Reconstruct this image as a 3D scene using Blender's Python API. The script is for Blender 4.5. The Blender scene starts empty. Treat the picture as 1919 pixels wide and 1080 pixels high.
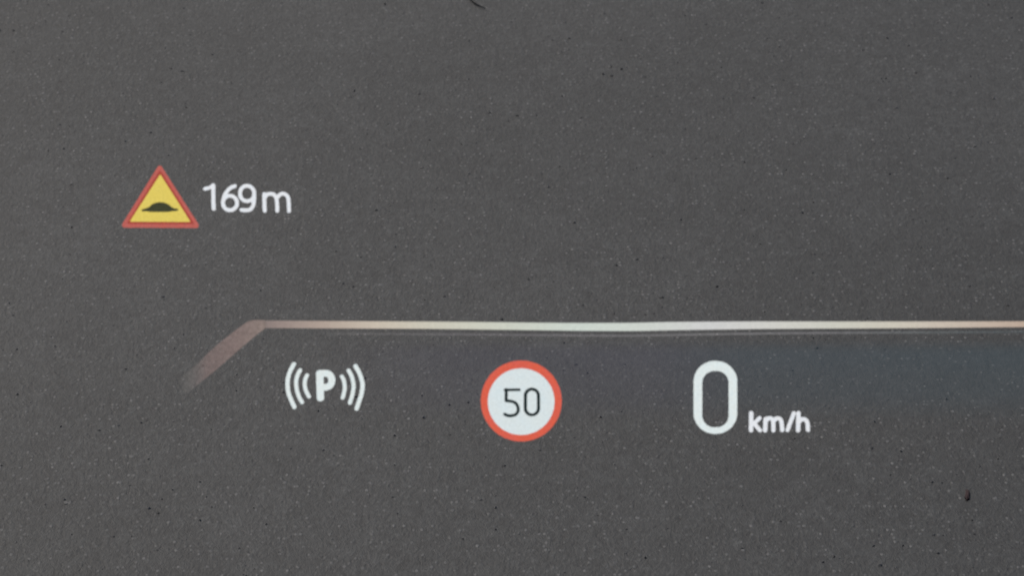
import bpy, math, random
import numpy as np
from mathutils import Vector, Matrix, noise

random.seed(7)
scene = bpy.context.scene
col = scene.collection

# ------------------------------------------------------------------ camera
CAM_H = 1.50                    # eye height above the road
PITCH = math.radians(24.0)      # looking down at the road
HFOV = math.radians(12.0)
cam_data = bpy.data.cameras.new("camera")
cam_data.sensor_width = 36.0
cam_data.angle_x = HFOV
cam_data.clip_start = 0.05
cam_data.clip_end = 500.0
cam_data.dof.use_dof = True
cam_data.dof.focus_distance = 3.12
cam_data.dof.aperture_fstop = 36.0
cam = bpy.data.objects.new("camera", cam_data)
cam.location = (0, 0, CAM_H)
cam.rotation_euler = (math.pi / 2 - PITCH, 0, 0)
col.objects.link(cam)
scene.camera = cam

# ------------------------------------------------------------------ sky, sun, exposure
EXPOSURE = 0.0
SUN_EL, SUN_AZ = math.radians(48), math.radians(-35)
world = bpy.data.worlds.new("World")
scene.world = world
world.use_nodes = True
wn = world.node_tree
sky = wn.nodes.new("ShaderNodeTexSky")
sky.sky_type = 'NISHITA'
sky.sun_disc = False
sky.sun_elevation = SUN_EL
sky.sun_rotation = SUN_AZ
sky.dust_density = 4.0
sky.ozone_density = 0.6
wn.links.new(sky.outputs[0], wn.nodes["Background"].inputs[0])
wn.nodes["Background"].inputs[1].default_value = 0.085
sun_data = bpy.data.lights.new("sun", 'SUN')
sun_data.energy = 1.5
sun_data.angle = math.radians(10)
sun_data.color = (1.0, 0.955, 0.90)
sun = bpy.data.objects.new("sun", sun_data)
d = Vector((math.sin(SUN_AZ) * math.cos(SUN_EL), math.cos(SUN_AZ) * math.cos(SUN_EL), math.sin(SUN_EL)))
sun.rotation_euler = d.to_track_quat('Z', 'Y').to_euler()
sun.location = (0, 0, 6)
col.objects.link(sun)
scene.view_settings.view_transform = 'Standard'
scene.view_settings.look = 'None'
scene.view_settings.exposure = EXPOSURE
scene.view_settings.gamma = 1.0
scene.view_settings.use_curve_mapping = False
scene.render.engine = 'CYCLES'
scene.render.film_transparent = False
scene.cycles.transparent_max_bounces = 24

# ------------------------------------------------------------------ helpers
def lin(c):
    c = c / 255.0
    return c / 12.92 if c <= 0.04045 else ((c + 0.055) / 1.055) ** 2.4

def tag(o, label=None, cat=None, group=None, kind=None):
    if label: o["label"] = label
    if cat: o["category"] = cat
    if group: o["group"] = group
    if kind: o["kind"] = kind
    return o

def link_mesh(name, verts, faces, mat, parent=None, smooth=False):
    me = bpy.data.meshes.new(name)
    me.from_pydata(verts, [], faces)
    me.update()
    me.materials.append(mat)
    if smooth:
        for p in me.polygons: p.use_smooth = True
    o = bpy.data.objects.new(name, me)
    col.objects.link(o)
    if parent is not None: o.parent = parent
    return o

# ------------------------------------------------------------------ the road
def road_material():
    m = bpy.data.materials.new("asphalt")
    m.use_nodes = True
    nt = m.node_tree; N = nt.nodes; L = nt.links
    bsdf = N["Principled BSDF"]
    tc = N.new("ShaderNodeTexCoord")
    # the texture runs a little along the driving direction
    mp = N.new("ShaderNodeMapping"); mp.inputs["Scale"].default_value = (1, 0.55, 1)
    L.new(tc.outputs["Object"], mp.inputs[0])
    def noise_tex(scale, detail, rough, stretched=True):
        n = N.new("ShaderNodeTexNoise")
        n.inputs["Scale"].default_value = scale
        n.inputs["Detail"].default_value = detail
        n.inputs["Roughness"].default_value = rough
        L.new((mp.outputs[0] if stretched else tc.outputs["Object"]), n.inputs["Vector"])
        return n
    def ramp(src, stops):
        r = N.new("ShaderNodeValToRGB")
        el = r.color_ramp.elements
        while len(el) < len(stops): el.new(0.5)
        for e, (p, v) in zip(el, stops):
            e.position = p; e.color = (v, v, v, 1) if not isinstance(v, tuple) else (*v, 1)
        L.new(src, r.inputs[0]); return r
    def mix(kind, fac, a, b):
        x = N.new("ShaderNodeMix"); x.data_type = 'RGBA'; x.blend_type = kind
        if isinstance(fac, float): x.inputs[0].default_value = fac
        else: L.new(fac, x.inputs[0])
        for s, v in ((6, a), (7, b)):
            if isinstance(v, tuple): x.inputs[s].default_value = (*v, 1)
            else: L.new(v, x.inputs[s])
        return x.outputs[2]
    big = noise_tex(2.1, 3, 0.5)
    mid = noise_tex(24, 4, 0.55)
    fine = noise_tex(300, 3, 0.7)
    base = ramp(big.outputs[0], [(0.3, (0.0275, 0.0296, 0.0293)), (0.7, (0.0440, 0.0462, 0.0459))]).outputs[0]
    c = mix('MULTIPLY', 1.0, base, ramp(mid.outputs[0], [(0.25, 0.86), (0.75, 1.14)]).outputs[0])
    c = mix('MULTIPLY', 1.0, c, ramp(fine.outputs[0], [(0.26, 0.50), (0.43, 0.92), (0.57, 1.06), (0.74, 1.75)]).outputs[0])
    grain = noise_tex(130, 2, 0.6)
    c = mix('MULTIPLY', 1.0, c, ramp(grain.outputs[0], [(0.28, 0.78), (0.5, 1.0), (0.72, 1.28)]).outputs[0])
    vs = N.new("ShaderNodeTexVoronoi"); vs.inputs["Scale"].default_value = 110
    L.new(mp.outputs[0], vs.inputs["Vector"])
    c = mix('MULTIPLY', 1.0, c, ramp(vs.outputs["Color"], [(0.0, 0.84), (1.0, 1.16)]).outputs[0])
    # pale grains of aggregate, gathered in loose patches
    v = N.new("ShaderNodeTexVoronoi"); v.inputs["Scale"].default_value = 300
    L.new(mp.outputs[0], v.inputs["Vector"])
    pick = ramp(v.outputs["Color"], [(0.60, 0.0), (1.0, 1.0)])
    core = ramp(v.outputs["Distance"], [(0.2, 1.0), (0.42, 0.0)])
    g = N.new("ShaderNodeMath"); g.operation = 'MULTIPLY'
    L.new(pick.outputs[0], g.inputs[0]); L.new(core.outputs[0], g.inputs[1])
    c = mix('MIX', g.outputs[0], c, (0.135, 0.137, 0.136))
    # dark pits in the binder
    v2 = N.new("ShaderNodeTexVoronoi"); v2.inputs["Scale"].default_value = 260
    mp2 = N.new("ShaderNodeMapping"); mp2.inputs["Location"].default_value = (3.1, 7.7, 0); mp2.inputs["Scale"].default_value = (1, 0.6, 1)
    L.new(tc.outputs["Object"], mp2.inputs[0]); L.new(mp2.outputs[0], v2.inputs["Vector"])
    pick2 = ramp(v2.outputs["Color"], [(0.72, 0.0), (1.0, 1.0)])
    core2 = ramp(v2.outputs["Distance"], [(0.2, 1.0), (0.42, 0.0)])
    g2 = N.new("ShaderNodeMath"); g2.operation = 'MULTIPLY'
    L.new(pick2.outputs[0], g2.inputs[0]); L.new(core2.outputs[0], g2.inputs[1])
    c = mix('MIX', g2.outputs[0], c, (0.031, 0.031, 0.032))
    L.new(c, bsdf.inputs["Base Color"])
    bsdf.inputs["Roughness"].default_value = 0.62
    bsdf.inputs["Specular IOR Level"].default_value = 0.4
    # relief
    b1 = N.new("ShaderNodeBump"); b1.inputs["Strength"].default_value = 0.38; b1.inputs["Distance"].default_value = 0.002
    L.new(fine.outputs[0], b1.inputs["Height"])
    b2 = N.new("ShaderNodeBump"); b2.inputs["Strength"].default_value = 0.3; b2.inputs["Distance"].default_value = 0.001
    sub = N.new("ShaderNodeMath"); sub.operation = 'SUBTRACT'
    L.new(g.outputs[0], sub.inputs[0]); L.new(g2.outputs[0], sub.inputs[1])
    L.new(sub.outputs[0], b2.inputs["Height"]); L.new(b1.outputs[0], b2.inputs["Normal"])
    L.new(b2.outputs[0], bsdf.inputs["Normal"])
    return m

road = link_mesh("road", [(-40, -20, 0), (40, -20, 0), (40, 120, 0), (-40, 120, 0)], [(0, 1, 2, 3)], road_material())
tag(road, "dark grey speckled asphalt road surface filling the background", "road", kind="structure")

def grit_material():
    m = bpy.data.materials.new("grit")
    m.use_nodes = True
    nt = m.node_tree; N = nt.nodes; L = nt.links
    geo = N.new("ShaderNodeNewGeometry")
    r = N.new("ShaderNodeValToRGB")
    el = r.color_ramp.elements
    el[0].position = 0.0; el[0].color = (0.044, 0.044, 0.045, 1)
    el[1].position = 1.0; el[1].color = (0.12, 0.119, 0.116, 1)
    for p, v in ((0.35, 0.052), (0.7, 0.068)):
        e = el.new(p); e.color = (v, v, v * 0.99, 1)
    L.new(geo.outputs["Random Per Island"], r.inputs[0])
    b = N["Principled BSDF"]
    L.new(r.outputs[0], b.inputs["Base Color"])
    b.inputs["Roughness"].default_value = 0.7
    return m

def make_grit():
    rng = np.random.default_rng(3)
    n = 8000
    octa = np.array([(1, 0, 0), (0, 1, 0), (-1, 0, 0), (0, -1, 0), (0, 0, 1), (0, 0, -1)], float)
    tri = [(0, 1, 4), (1, 2, 4), (2, 3, 4), (3, 0, 4), (1, 0, 5), (2, 1, 5), (3, 2, 5), (0, 3, 5)]
    verts, faces = [], []
    for i in range(n):
        x = rng.uniform(-1.0, 1.0); y = rng.uniform(2.4, 5.2)
        if noise.noise(Vector((x * 5, y * 3, 0))) + rng.normal(0, 0.35) < -0.15: continue
        r = 0.0005 + 0.0008 * rng.random() ** 2.5
        s = r * np.array([rng.uniform(.7, 1.3), rng.uniform(.7, 1.6), rng.uniform(.5, 1.0)])
        p = octa * s * rng.uniform(.8, 1.2, (6, 1))
        a = rng.uniform(0, math.tau); ca, sa = math.cos(a), math.sin(a)
        p = np.stack([p[:, 0] * ca - p[:, 1] * sa, p[:, 0] * sa + p[:, 1] * ca, p[:, 2]], 1)
        p += (x, y, s[2] * 0.25)
        k = len(verts)
        verts += [tuple(q) for q in p]
        faces += [(a_ + k, b_ + k, c_ + k) for a_, b_, c_ in tri]
    o = link_mesh("asphalt_grit", verts, faces, grit_material())
    tag(o, "fine loose grit and stone chips scattered over the asphalt", "grit", kind="stuff")
make_grit()

# ------------------------------------------------------------------ small marks lying on the road
def plain_material(name, rgb, rough=0.8):
    m = bpy.data.materials.new(name); m.use_nodes = True
    nt = m.node_tree; b = nt.nodes["Principled BSDF"]
    n = nt.nodes.new("ShaderNodeTexNoise"); n.inputs["Scale"].default_value = 400
    r = nt.nodes.new("ShaderNodeValToRGB")
    r.color_ramp.elements[0].color = (*[v * .7 for v in rgb], 1); r.color_ramp.elements[1].color = (*[v * 1.35 for v in rgb], 1)
    nt.links.new(n.outputs[0], r.inputs[0]); nt.links.new(r.outputs[0], b.inputs["Base Color"])
    b.inputs["Roughness"].default_value = rough
    return m

def tube(name, pts, radii, mat, parent, seg=7):
    verts, faces = [], []
    for i, (p, r) in enumerate(zip(pts, radii)):
        p = Vector(p)
        t = (Vector(pts[min(i + 1, len(pts) - 1)]) - Vector(pts[max(i - 1, 0)])).normalized()
        u = t.cross(Vector((0, 0, 1))).normalized(); w = u.cross(t)
        for k in range(seg):
            a = math.tau * k / seg
            verts.append(tuple(p + u * math.cos(a) * r + w * math.sin(a) * r))
    for i in range(len(pts) - 1):
        for k in range(seg):
            faces.append((i * seg + k, i * seg + (k + 1) % seg, (i + 1) * seg + (k + 1) % seg, (i + 1) * seg + k))
    faces.append(tuple(range(seg))[::-1]); faces.append(tuple((len(pts) - 1) * seg + k for k in range(seg)))
    return link_mesh(name, verts, faces, mat, parent, True)

twig = bpy.data.objects.new("twig", None); col.objects.link(twig)
TWIG = (-0.0225, 3.9639, 0.0); twig.location = TWIG
tag(twig, "short thin dark twig lying on the asphalt at the top edge", "twig")
bark = plain_material("dark_bark", (0.030, 0.030, 0.030))
tube("stem", [(-0.0233, 0.0636, .0014), (-0.0175, 0.0369, .0014), (-0.0136, 0.0237, .0014), (-0.0098, 0.0144, .0014), (-0.0051, 0.0065, .0014), (0.0000, 0.0000, .0014)],
     [.0008, .0011, .0008, .0010, .0006, .0003], bark, twig)
tube("side_shoot", [(-0.0175, 0.0369, .0014), (-0.0115, 0.0409, .002), (-0.0065, 0.0509, .0015)], [.0010, .0008, .0004], bark, twig)

def make_pebble(loc):
    random.seed(11)
    verts, faces = [], []
    rings, seg = 6, 9
    for i in range(rings + 1):
        th = math.pi * i / rings
        for k in range(seg):
            ph = math.tau * k / seg
            v = Vector((math.sin(th) * math.cos(ph), math.sin(th) * math.sin(ph), math.cos(th)))
            r = 1 + 0.7 * noise.noise(v * 1.7 + Vector((4, 1, 2)))
            verts.append((v.x * .0017 * r + .0007 * math.sin(v.y * 3), v.y * .0088 * r, v.z * .0010 * r + .0006))
    for i in range(rings):
        for k in range(seg):
            faces.append((i * seg + k, (i + 1) * seg + k, (i + 1) * seg + (k + 1) % seg, i * seg + (k + 1) % seg))
    o = link_mesh("pebble", verts, faces, plain_material("dark_red_stone", (0.026, 0.011, 0.012), .9), None, True)
    o.location = loc
    tag(o, "tiny dark reddish pebble on the asphalt at lower right", "pebble")
    return o
make_pebble((0.3146, 3.0156, 0))

# ------------------------------------------------------------------ the head-up display
# Its picture stands 2.3 m ahead of the driver's eye, as a plane of light facing the driver.
# The plane has its own coordinates: display pixels (1919 x 1080), origin top left, scaled to metres.
HUD_D = 2.3
PX = 2 * HUD_D * math.tan(HFOV / 2) / 1919
ROT = Matrix.Rotation(math.pi / 2 - PITCH, 4, 'X')
HUD_MID = Vector((0, HUD_D * math.cos(PITCH), CAM_H - HUD_D * math.sin(PITCH)))
AMB = 0.085                      # road brightness that shows through the light

def symbol(name, base, label, cat, group=None):
    e = bpy.data.objects.new(name, None); col.objects.link(e)
    e.empty_display_size = 0.01
    off = Vector(((base[0] - 959.5) * PX, (540 - base[1]) * PX, 0))
    e.matrix_world = Matrix.Translation(HUD_MID + ROT @ off) @ ROT
    e["base_x"] = base[0]; e["base_y"] = base[1]
    return tag(e, label, cat, group)

def light_material(name, rgb, alpha=0.80, tint=0.10, warm=(1.0, .93, .86), cool=(.86, .97, 1.04), patch=9):
    """a piece of the projected picture: light of one colour that lets a little of the road through"""
    m = bpy.data.materials.new(name); m.use_nodes = True
    m.cycles.emission_sampling = 'NONE'
    nt = m.node_tree; N = nt.nodes; L = nt.links
    N.clear()
    out = N.new("ShaderNodeOutputMaterial")
    a2 = 1 - (1 - alpha) ** 2
    k = 2 ** -EXPOSURE
    c = [max(0.0, (lin(v) * k - (1 - a2) * AMB * k) / a2) for v in rgb]
    tc = N.new("ShaderNodeTexCoord")
    n = N.new("ShaderNodeTexNoise"); n.inputs["Scale"].default_value = 1 / (patch * PX); n.inputs["Detail"].default_value = 2
    L.new(tc.outputs["Object"], n.inputs["Vector"])
    r = N.new("ShaderNodeValToRGB")
    e = r.color_ramp.elements
    e[0].position = .30; e[1].position = .70
    mid = e.new(.5)
    def mixc(t): return tuple(c[i] * (1 + tint * 6 * (t[i] - 1)) for i in range(3))
    e[0].color = (*mixc([1 + .17 * (v - 1) * 1.6 for v in warm]), 1)
    e[1].color = (*c, 1)
    e[2].color = (*mixc([1 + .17 * (v - 1) * 1.6 for v in cool]), 1)
    L.new(n.outputs[0], r.inputs[0])
    n2 = N.new("ShaderNodeTexNoise"); n2.inputs["Scale"].default_value = 1 / (4 * PX); n2.inputs["Detail"].default_value = 2
    L.new(tc.outputs["Object"], n2.inputs["Vector"])
    mr = N.new("ShaderNodeMapRange"); mr.inputs[1].default_value = .3; mr.inputs[2].default_value = .7
    mr.inputs[3].default_value = 1 - tint * .55; mr.inputs[4].default_value = 1 + tint * .55
    L.new(n2.outputs[0], mr.inputs[0])
    em = N.new("ShaderNodeEmission"); L.new(r.outputs[0], em.inputs[0]); L.new(mr.outputs[0], em.inputs[1])
    tr = N.new("ShaderNodeBsdfTransparent")
    mx = N.new("ShaderNodeMixShader"); mx.inputs[0].default_value = alpha
    L.new(tr.outputs[0], mx.inputs[1]); L.new(em.outputs[0], mx.inputs[2]); L.new(mx.outputs[0], out.inputs[0])
    return m

# ---- shapes from distance fields, in display pixels
def seg_dist(X, Y, a, b):
    ax, ay = a; bx, by = b
    dx, dy = bx - ax, by - ay
    l2 = dx * dx + dy * dy or 1e-9
    t = np.clip(((X - ax) * dx + (Y - ay) * dy) / l2, 0, 1)
    return np.hypot(X - ax - t * dx, Y - ay - t * dy)

def smooth_line(pts, n=6):
    """Catmull-Rom through the points"""
    if len(pts) < 3: return pts
    P = [pts[0]] + list(pts) + [pts[-1]]
    out = []
    for i in range(1, len(P) - 2):
        p0, p1, p2, p3 = (np.array(P[i + k], float) for k in (-1, 0, 1, 2))
        for j in range(n):
            t = j / n
            out.append(tuple(0.5 * ((2 * p1) + (-p0 + p2) * t + (2 * p0 - 5 * p1 + 4 * p2 - p3) * t * t + (-p0 + 3 * p1 - 3 * p2 + p3) * t ** 3)))
    out.append(tuple(pts[-1]))
    return out

def stroke(pts, w, curve=True):
    P = smooth_line(pts) if curve else pts
    def f(X, Y):
        d = np.full_like(X, 1e9)
        for a, b in zip(P[:-1], P[1:]): d = np.minimum(d, seg_dist(X, Y, a, b))
        return d - w / 2
    xs = [p[0] for p in P]; ys = [p[1] for p in P]
    f.box = (min(xs) - w, min(ys) - w, max(xs) + w, max(ys) + w)
    return f

def polygon(P, r=0.0):
    def f(X, Y):
        d = np.full_like(X, 1e9); inside = np.zeros(X.shape, bool)
        for (ax, ay), (bx, by) in zip(P, P[1:] + P[:1]):
            d = np.minimum(d, seg_dist(X, Y, (ax, ay), (bx, by)))
            with np.errstate(divide='ignore', invalid='ignore'):
                hit = ((ay > Y) != (by > Y)) & (X < (bx - ax) * (Y - ay) / ((by - ay) or 1e-9) + ax)
            inside ^= hit
        return np.where(inside, -d, d) - r
    xs = [p[0] for p in P]; ys = [p[1] for p in P]
    f.box = (min(xs) - r - 3, min(ys) - r - 3, max(xs) + r + 3, max(ys) + r + 3)
    return f

def round_box(x0, y0, x1, y1, r):
    cx, cy, hx, hy = (x0 + x1) / 2, (y0 + y1) / 2, (x1 - x0) / 2, (y1 - y0) / 2
    def f(X, Y):
        qx = np.abs(X - cx) - hx + r; qy = np.abs(Y - cy) - hy + r
        return np.hypot(np.maximum(qx, 0), np.maximum(qy, 0)) + np.minimum(np.maximum(qx, qy), 0) - r
    f.box = (x0 - 3, y0 - 3, x1 + 3, y1 + 3)
    return f

def ellipse_ring(cx, cy, rx, ry, w, n=40):
    return stroke([(cx + rx * math.cos(math.tau * k / n), cy + ry * math.sin(math.tau * k / n)) for k in range(n + 1)], w, False)

def disc(cx, cy, r):
    f = lambda X, Y: np.hypot(X - cx, Y - cy) - r
    f.box = (cx - r - 3, cy - r - 3, cx + r + 3, cy + r + 3)
    return f

def union(*fs):
    f = lambda X, Y: np.minimum.reduce([g(X, Y) for g in fs])
    b = np.array([g.box for g in fs])
    f.box = (b[:, 0].min(), b[:, 1].min(), b[:, 2].max(), b[:, 3].max())
    return f

def minus(a, b):
    f = lambda X, Y: np.maximum(a(X, Y), -b(X, Y))
    f.box = a.box
    return f

def solid(name, f, mat, root, front=0.0, depth=0.0010, step=0.9, wobble=0.22, parent=None):
    """cut the shape f out of a plate of light `depth` thick; parent may be a part of root"""
    x0, y0, x1, y1 = f.box
    nx = int((x1 - x0) / step) + 2; ny = int((y1 - y0) / step) + 2
    gx = x0 + np.arange(nx) * step; gy = y0 + np.arange(ny) * step
    X, Y = np.meshgrid(gx, gy)
    V = f(X, Y)
    if wobble:
        V = V + wobble * (np.sin(X * .41 + 1.3 * np.sin(Y * .23)) * np.sin(Y * .37 + .9 * np.sin(X * .19)) + .5 * np.sin(X * .9 + Y * 1.1))
    ids, verts, faces = {}, [], []
    bx, by = root["base_x"], root["base_y"]
    def vid(key, x, y):
        if key not in ids:
            ids[key] = len(verts)
            verts.append(((x - bx) * PX, (by - y) * PX, front))
        return ids[key]
    for j in range(ny - 1):
        for i in range(nx - 1):
            c = [(i, j), (i, j + 1), (i + 1, j + 1), (i + 1, j)]
            val = [V[q, p] for p, q in c]
            if min(val) >= 0: continue
            poly = []
            for k in range(4):
                (p, q), (p2, q2) = c[k], c[(k + 1) % 4]
                a, b = val[k], val[(k + 1) % 4]
                if a < 0: poly.append(vid((p, q), gx[p], gy[q]))
                if (a < 0) != (b < 0):
                    t = a / (a - b)
                    key = tuple(sorted([(p, q), (p2, q2)]))
                    poly.append(vid(key, gx[p] + t * (gx[p2] - gx[p]), gy[q] + t * (gy[q2] - gy[q])))
            if len(poly) >= 3: faces.append(tuple(poly))
    n = len(verts)
    edges = {}
    for fc in faces:
        for a, b in zip(fc, fc[1:] + fc[:1]): edges[(a, b)] = edges.get((a, b), 0) + 1
    side = [(b, a, a + n, b + n) for (a, b) in edges if (b, a) not in edges]
    verts += [(x, y, z - depth) for x, y, z in verts]
    allf = faces + [tuple(v + n for v in reversed(fc)) for fc in faces] + side
    return link_mesh(name, verts, allf, mat, parent or root)

# ---- colours of the picture
M_white = light_material("white_light", (222, 231, 231), .76, .17)
M_bluewhite = light_material("cool_white_light", (228, 231, 236), .76, .16)
M_disc = light_material("disc_white_light", (215, 225, 227), .80, .14, patch=26)
M_red = light_material("red_light", (216, 97, 78), .62, .22, warm=(1.05, 1.0, .65), cool=(.95, 1.0, 1.5), patch=22)
M_tri_red = light_material("dull_red_light", (186, 97, 89), .50, .30, warm=(1.08, .9, .85), cool=(.93, 1.05, 1.2), patch=14)
M_tri_edge = light_material("deep_red_light", (166, 74, 63), .58, .22, patch=10)
M_yellow = light_material("yellow_light", (222, 201, 100), .70, .16, warm=(1.02, .98, .8), cool=(.97, 1.02, 1.25), patch=20)
M_bump = light_material("unlit_bump", (66, 68, 50), .75, .6, patch=5)
M_digit = light_material("unlit_digit", (36, 46, 47), .9, .3, patch=8)

# ---- triangular warning with the speed bump
t = symbol("warning_symbol", (300, 428), "red bordered yellow triangle warning of a speed bump, glowing at left", "warning symbol")
core = polygon([(299.3, 315.4), (233.6, 421.8), (367.4, 422.6)], 4.8)
mid = polygon([(299.8, 322.6), (241.4, 417.0), (360.0, 417.6)], 2.6)
inner = polygon([(300.2, 328.6), (245.0, 414.3), (355.0, 414.8)], 1.2)
brd = solid("border", minus(core, mid), M_tri_red, t, 0)
solid("inner_edge", minus(mid, inner), M_tri_edge, t, 0, parent=brd)
bump = polygon([(264.5, 393.4), (272, 391), (278.5, 388.8), (285.5, 382.6), (292.5, 379.9), (300, 379), (308, 379.9), (315, 382.9), (322, 388.4),
                (327, 390.9), (333.5, 391.2), (333.5, 394.8), (324, 395.4), (316, 397), (284, 397), (276, 395.8), (267, 396)], .3)
solid("field", minus(inner, bump), M_yellow, t, 0)
solid("speed_bump_pictogram", bump, M_bump, t, 0)

# ---- distance to it
def R(ox, oy, s):
    return lambda pts: [(ox + x * s, oy + y * s) for x, y in pts]
z1 = R(200, 290, 380 / 1919)
t = symbol("distance_readout", (463, 399), "white glowing text 169m to the right of the triangle", "readout")
solid("digit", union(stroke(z1([(1008, 288), (1008, 400), (1012, 512)]), 7.2), stroke(z1([(1008, 290), (970, 312), (928, 322)]), 6.6)), M_bluewhite, t)
solid("digit", union(ellipse_ring(*z1([(1166, 456)])[0], 13.2, 13.6, 7.0), stroke(z1([(1212, 296), (1165, 318), (1122, 370), (1103, 430), (1100, 462)]), 7.0)), M_bluewhite, t)
solid("digit", union(ellipse_ring(*z1([(1328, 366)])[0], 13.4, 14.4, 7.0), stroke(z1([(1394, 372), (1393, 440), (1376, 498), (1338, 524), (1275, 522)]), 7.0)), M_bluewhite, t)
solid("letter", union(stroke(z1([(1490, 372), (1494, 530)]), 7.2, False),
                      stroke(z1([(1492, 410), (1520, 376), (1565, 370), (1600, 398), (1610, 450), (1614, 530)]), 7.0),
                      stroke(z1([(1608, 410), (1640, 376), (1680, 370), (1712, 398), (1722, 450), (1724, 532)]), 7.0)), M_bluewhite, t)

# ---- parking sensor symbol
z2 = R(510, 660, 200 / 1662)
t = symbol("parking_sensor_symbol", (608, 771), "white glowing letter P between three curved waves on each side", "parking symbol")
solid("letter", union(stroke([(599.0, 700.8), (600.4, 746)], 13.6, False), stroke([(599.5, 700.6), (611, 700.4), (618.6, 704), (622, 713), (619, 722), (611, 726.2), (600, 726.4)], 12.6)), M_white, t)
for pts, w in (([(340, 190), (292, 275), (252, 380), (238, 500), (255, 640), (300, 760), (345, 860)], 8.4),
               ([(435, 285), (392, 372), (372, 480), (386, 600), (420, 705), (465, 785)], 8.0),
               ([(543, 365), (512, 435), (507, 510), (520, 585), (545, 645), (570, 695)], 7.8),
               ([(1086, 385), (1113, 440), (1128, 520), (1128, 600), (1110, 670), (1097, 715)], 7.8),
               ([(1190, 290), (1233, 370), (1262, 480), (1266, 570), (1245, 680), (1210, 795)], 8.0),
               ([(1297, 222), (1355, 325), (1394, 440), (1407, 530), (1390, 660), (1352, 780), (1315, 885)], 8.6)):
    solid("wave", stroke(z2(pts), w - .7), M_white, t)

# ---- speed limit
z3 = R(880, 660, 1 / 6)
t = symbol("speed_limit_symbol", (977, 829), "round white speed limit disc with red ring reading 50", "speed limit symbol")
solid("ring", minus(disc(976.8, 752.2, 75.8), disc(976.7, 753.4, 62.6)), M_red, t)
five = union(stroke(z3([(398, 428), (480, 427), (560, 426)]), 5.0), stroke(z3([(412, 425), (412, 485), (410, 548)]), 5.9),
             stroke(z3([(411, 550), (470, 556), (520, 580), (546, 630), (543, 672), (516, 706), (470, 719), (430, 717), (395, 702)]), 5.8))
zero = minus(round_box(*z3([(609, 403)])[0], *z3([(793, 726)])[0], 15.2), round_box(*z3([(646, 437)])[0], *z3([(757, 694)])[0], 9.6))
solid("disc", minus(disc(976.7, 753.4, 62.6), union(five, zero)), M_disc, t, 0)
solid("digit", five, M_digit, t)
solid("digit", zero, M_digit, t)

# ---- speed
z4 = R(1270, 660, 280 / 1779)
t = symbol("speed_readout", (1410, 814), "large white glowing speed figure 0 with small km/h beside it", "readout")
solid("digit", minus(round_box(*z4([(190, 108)])[0], *z4([(709, 977)])[0], 39.5), round_box(*z4([(292, 228)])[0], *z4([(608, 900)])[0], 22.5)), M_white, t)
W = 8.0
unit = solid("unit_text", union(stroke(z4([(876, 730), (874, 935)]), W, False), stroke(z4([(975, 790), (905, 858)]), W - .6, False), stroke(z4([(910, 852), (980, 935)]), W - .4, False)), M_bluewhite, t)
solid("letter", union(stroke(z4([(1048, 800), (1042, 935)]), W, False), stroke(z4([(1046, 830), (1075, 796), (1115, 796), (1137, 830), (1140, 935)]), W - .4),
                      stroke(z4([(1140, 830), (1172, 796), (1212, 796), (1235, 830), (1246, 932)]), W - .4)), M_bluewhite, t, parent=unit)
solid("slash", stroke(z4([(1384, 730), (1308, 932)]), W - .6, False), M_bluewhite, t, parent=unit)
solid("letter", union(stroke(z4([(1438, 730), (1435, 935)]), W, False), stroke(z4([(1438, 845), (1475, 806), (1520, 808), (1545, 850), (1552, 930)]), W - .4)), M_bluewhite, t, parent=unit)
unit["label"] = "small white unit text km/h"

# ---- the long line with its folded end
t = symbol("guide_line", (1130, 740), "long thin pale glowing line with its left end bent downward", "guide line")

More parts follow.
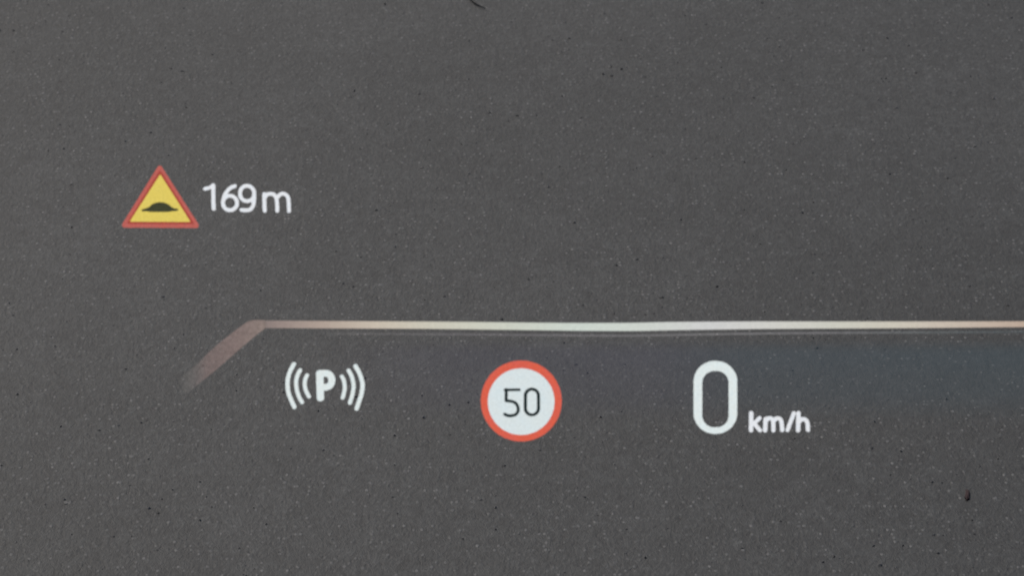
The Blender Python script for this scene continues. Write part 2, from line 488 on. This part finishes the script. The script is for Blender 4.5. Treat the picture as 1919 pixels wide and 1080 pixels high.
def ramp_material(name, stops, x0, x1, tint=.10, additive=False):
    """light whose colour and strength run along the line; stops: (x, (r,g,b), alpha)"""
    m = bpy.data.materials.new(name); m.use_nodes = True
    m.cycles.emission_sampling = 'NONE'
    nt = m.node_tree; N = nt.nodes; L = nt.links
    N.clear()
    out = N.new("ShaderNodeOutputMaterial")
    tc = N.new("ShaderNodeTexCoord"); sp = N.new("ShaderNodeSeparateXYZ"); L.new(tc.outputs["Object"], sp.inputs[0])
    bx = t["base_x"]
    mr = N.new("ShaderNodeMapRange"); mr.inputs[1].default_value = (x0 - bx) * PX; mr.inputs[2].default_value = (x1 - bx) * PX
    L.new(sp.outputs[0], mr.inputs[0])
    rc = N.new("ShaderNodeValToRGB"); ra = N.new("ShaderNodeValToRGB")
    for r in (rc, ra):
        while len(r.color_ramp.elements) < len(stops): r.color_ramp.elements.new(.5)
    k = 2 ** -EXPOSURE
    for i, (x, rgb, a) in enumerate(stops):
        a2 = max(1 - (1 - a) ** 2, 1e-3)
        c = [max(0.0, (lin(v) - (1 - a2) * AMB) * k / a2) for v in rgb] if a > .01 else [0.1 * k] * 3
        p = (x - x0) / (x1 - x0)
        rc.color_ramp.elements[i].position = p; rc.color_ramp.elements[i].color = (*c, 1)
        ra.color_ramp.elements[i].position = p; ra.color_ramp.elements[i].color = (a, a, a, 1)
    L.new(mr.outputs[0], rc.inputs[0]); L.new(mr.outputs[0], ra.inputs[0])
    n = N.new("ShaderNodeTexNoise"); n.inputs["Scale"].default_value = 1 / (7 * PX); n.inputs["Detail"].default_value = 3
    L.new(tc.outputs["Object"], n.inputs["Vector"])
    m2 = N.new("ShaderNodeMapRange"); m2.inputs[1].default_value = .3; m2.inputs[2].default_value = .7
    m2.inputs[3].default_value = 1 - tint; m2.inputs[4].default_value = 1 + tint
    L.new(n.outputs[0], m2.inputs[0])
    em = N.new("ShaderNodeEmission"); L.new(rc.outputs[0], em.inputs[0]); L.new(m2.outputs[0], em.inputs[1])
    tr = N.new("ShaderNodeBsdfTransparent"); mx = N.new("ShaderNodeMixShader")
    L.new(ra.outputs[0], mx.inputs[0]); L.new(tr.outputs[0], mx.inputs[1]); L.new(em.outputs[0], mx.inputs[2]); L.new(mx.outputs[0], out.inputs[0])
    return m

def strip(name, rows, mat, front=0.0, depth=.001, parent=None, sub=6):
    """rows of (x_top, y_top, x_bottom, y_bottom) along the strip, smoothed between"""
    A = smooth_line([(r[0], r[1]) for r in rows], sub); B = smooth_line([(r[2], r[3]) for r in rows], sub)
    bx, by = t["base_x"], t["base_y"]
    n = len(A); verts = []
    for z in (front, front - depth):
        for P in (A, B): verts += [((x - bx) * PX, (by - y) * PX, z) for x, y in P]
    faces = []
    for i in range(n - 1):
        a, b, c_, d_ = i, i + 1, n + i + 1, n + i
        faces += [(d_, c_, b, a), (a + 2 * n, b + 2 * n, c_ + 2 * n, d_ + 2 * n), (a, b, b + 2 * n, a + 2 * n), (c_, d_, d_ + 2 * n, c_ + 2 * n)]
    faces += [(n, 0, 2 * n, 3 * n), (n - 1, 2 * n - 1, 4 * n - 1, 3 * n - 1)]
    return link_mesh(name, verts, faces, mat, parent or t)

LINE = [(484, (130, 115, 111), .35), (520, (152, 132, 125), .5), (600, (178, 157, 143), .6), (700, (203, 187, 167), .75), (800, (205, 199, 179), .75),
                                      (930, (204, 207, 190), .8), (1080, (202, 214, 203), .8), (1200, (205, 212, 203), .8), (1330, (206, 206, 205), .8), (1450, (207, 206, 198), .8),
                                      (1560, (204, 203, 188), .8), (1700, (205, 195, 177), .78), (1820, (200, 180, 162), .72), (1960, (190, 160, 138), .68)]
line_m = ramp_material("line_light", [(x, tuple(v * .75 + .25 * (sum(c) / 3) for v in c), a) for x, c, a in LINE], 484, 1960, .05)
rows = [(498, 600.6, 498, 616), (560, 601.2, 560, 616.2), (690, 602, 690, 616.8), (800, 602.6, 800, 617.4), (900, 603.4, 900, 618.6), (1000, 604.6, 1000, 619.8), (1090, 605.2, 1090, 621),
        (1190, 604.8, 1190, 621.4), (1260, 603.4, 1260, 620), (1400, 602.4, 1400, 618), (1500, 602.4, 1500, 617.2), (1700, 602.4, 1700, 616), (1960, 602, 1960, 613.6)]
rows = [(x, y + .5, x2, y2 - .7) for x, y, x2, y2 in rows]
bar = strip("line", rows, line_m)
fold_m = ramp_material("fold_light", [(328, (90, 90, 90), .0), (348, (94, 93, 92), .10), (366, (102, 98, 97), .18), (388, (115, 103, 101), .27), (440, (124, 110, 107), .30), (498, (138, 124, 118), .38)], 328, 498, .25)
strip("folded_end", [(334, 712, 346, 740), (352, 697, 368, 723), (370, 682, 396, 701), (397, 655.5, 417, 683), (429, 629, 449, 655), (459, 606.5, 480, 628.5), (470, 601.4, 489, 621.5), (482, 600.2, 496, 616.6), (497.6, 600.6, 497.6, 616)], fold_m, sub=4)
ghost_m = ramp_material("ghost_light", [(590, (85, 85, 85), .0), (640, (96, 95, 95), .08), (900, (103, 101, 103), .10), (1300, (112, 111, 112), .14), (1550, (116, 115, 117), .15), (1750, (100, 103, 104), .09), (1960, (88, 92, 94), .05)], 590, 1960, .25)
strip("ghost_line", [(590, 623.4, 590, 627), (700, 624.2, 700, 628), (900, 625.4, 900, 629.4), (1090, 627.2, 1090, 631.4), (1190, 627.6, 1190, 631.6), (1300, 625.4, 1300, 629.6), (1500, 622.8, 1500, 626.6), (1700, 621.8, 1700, 625.4), (1960, 620.6, 1960, 624)], ghost_m, parent=bar)

# the faint bluish field the display shows under the line
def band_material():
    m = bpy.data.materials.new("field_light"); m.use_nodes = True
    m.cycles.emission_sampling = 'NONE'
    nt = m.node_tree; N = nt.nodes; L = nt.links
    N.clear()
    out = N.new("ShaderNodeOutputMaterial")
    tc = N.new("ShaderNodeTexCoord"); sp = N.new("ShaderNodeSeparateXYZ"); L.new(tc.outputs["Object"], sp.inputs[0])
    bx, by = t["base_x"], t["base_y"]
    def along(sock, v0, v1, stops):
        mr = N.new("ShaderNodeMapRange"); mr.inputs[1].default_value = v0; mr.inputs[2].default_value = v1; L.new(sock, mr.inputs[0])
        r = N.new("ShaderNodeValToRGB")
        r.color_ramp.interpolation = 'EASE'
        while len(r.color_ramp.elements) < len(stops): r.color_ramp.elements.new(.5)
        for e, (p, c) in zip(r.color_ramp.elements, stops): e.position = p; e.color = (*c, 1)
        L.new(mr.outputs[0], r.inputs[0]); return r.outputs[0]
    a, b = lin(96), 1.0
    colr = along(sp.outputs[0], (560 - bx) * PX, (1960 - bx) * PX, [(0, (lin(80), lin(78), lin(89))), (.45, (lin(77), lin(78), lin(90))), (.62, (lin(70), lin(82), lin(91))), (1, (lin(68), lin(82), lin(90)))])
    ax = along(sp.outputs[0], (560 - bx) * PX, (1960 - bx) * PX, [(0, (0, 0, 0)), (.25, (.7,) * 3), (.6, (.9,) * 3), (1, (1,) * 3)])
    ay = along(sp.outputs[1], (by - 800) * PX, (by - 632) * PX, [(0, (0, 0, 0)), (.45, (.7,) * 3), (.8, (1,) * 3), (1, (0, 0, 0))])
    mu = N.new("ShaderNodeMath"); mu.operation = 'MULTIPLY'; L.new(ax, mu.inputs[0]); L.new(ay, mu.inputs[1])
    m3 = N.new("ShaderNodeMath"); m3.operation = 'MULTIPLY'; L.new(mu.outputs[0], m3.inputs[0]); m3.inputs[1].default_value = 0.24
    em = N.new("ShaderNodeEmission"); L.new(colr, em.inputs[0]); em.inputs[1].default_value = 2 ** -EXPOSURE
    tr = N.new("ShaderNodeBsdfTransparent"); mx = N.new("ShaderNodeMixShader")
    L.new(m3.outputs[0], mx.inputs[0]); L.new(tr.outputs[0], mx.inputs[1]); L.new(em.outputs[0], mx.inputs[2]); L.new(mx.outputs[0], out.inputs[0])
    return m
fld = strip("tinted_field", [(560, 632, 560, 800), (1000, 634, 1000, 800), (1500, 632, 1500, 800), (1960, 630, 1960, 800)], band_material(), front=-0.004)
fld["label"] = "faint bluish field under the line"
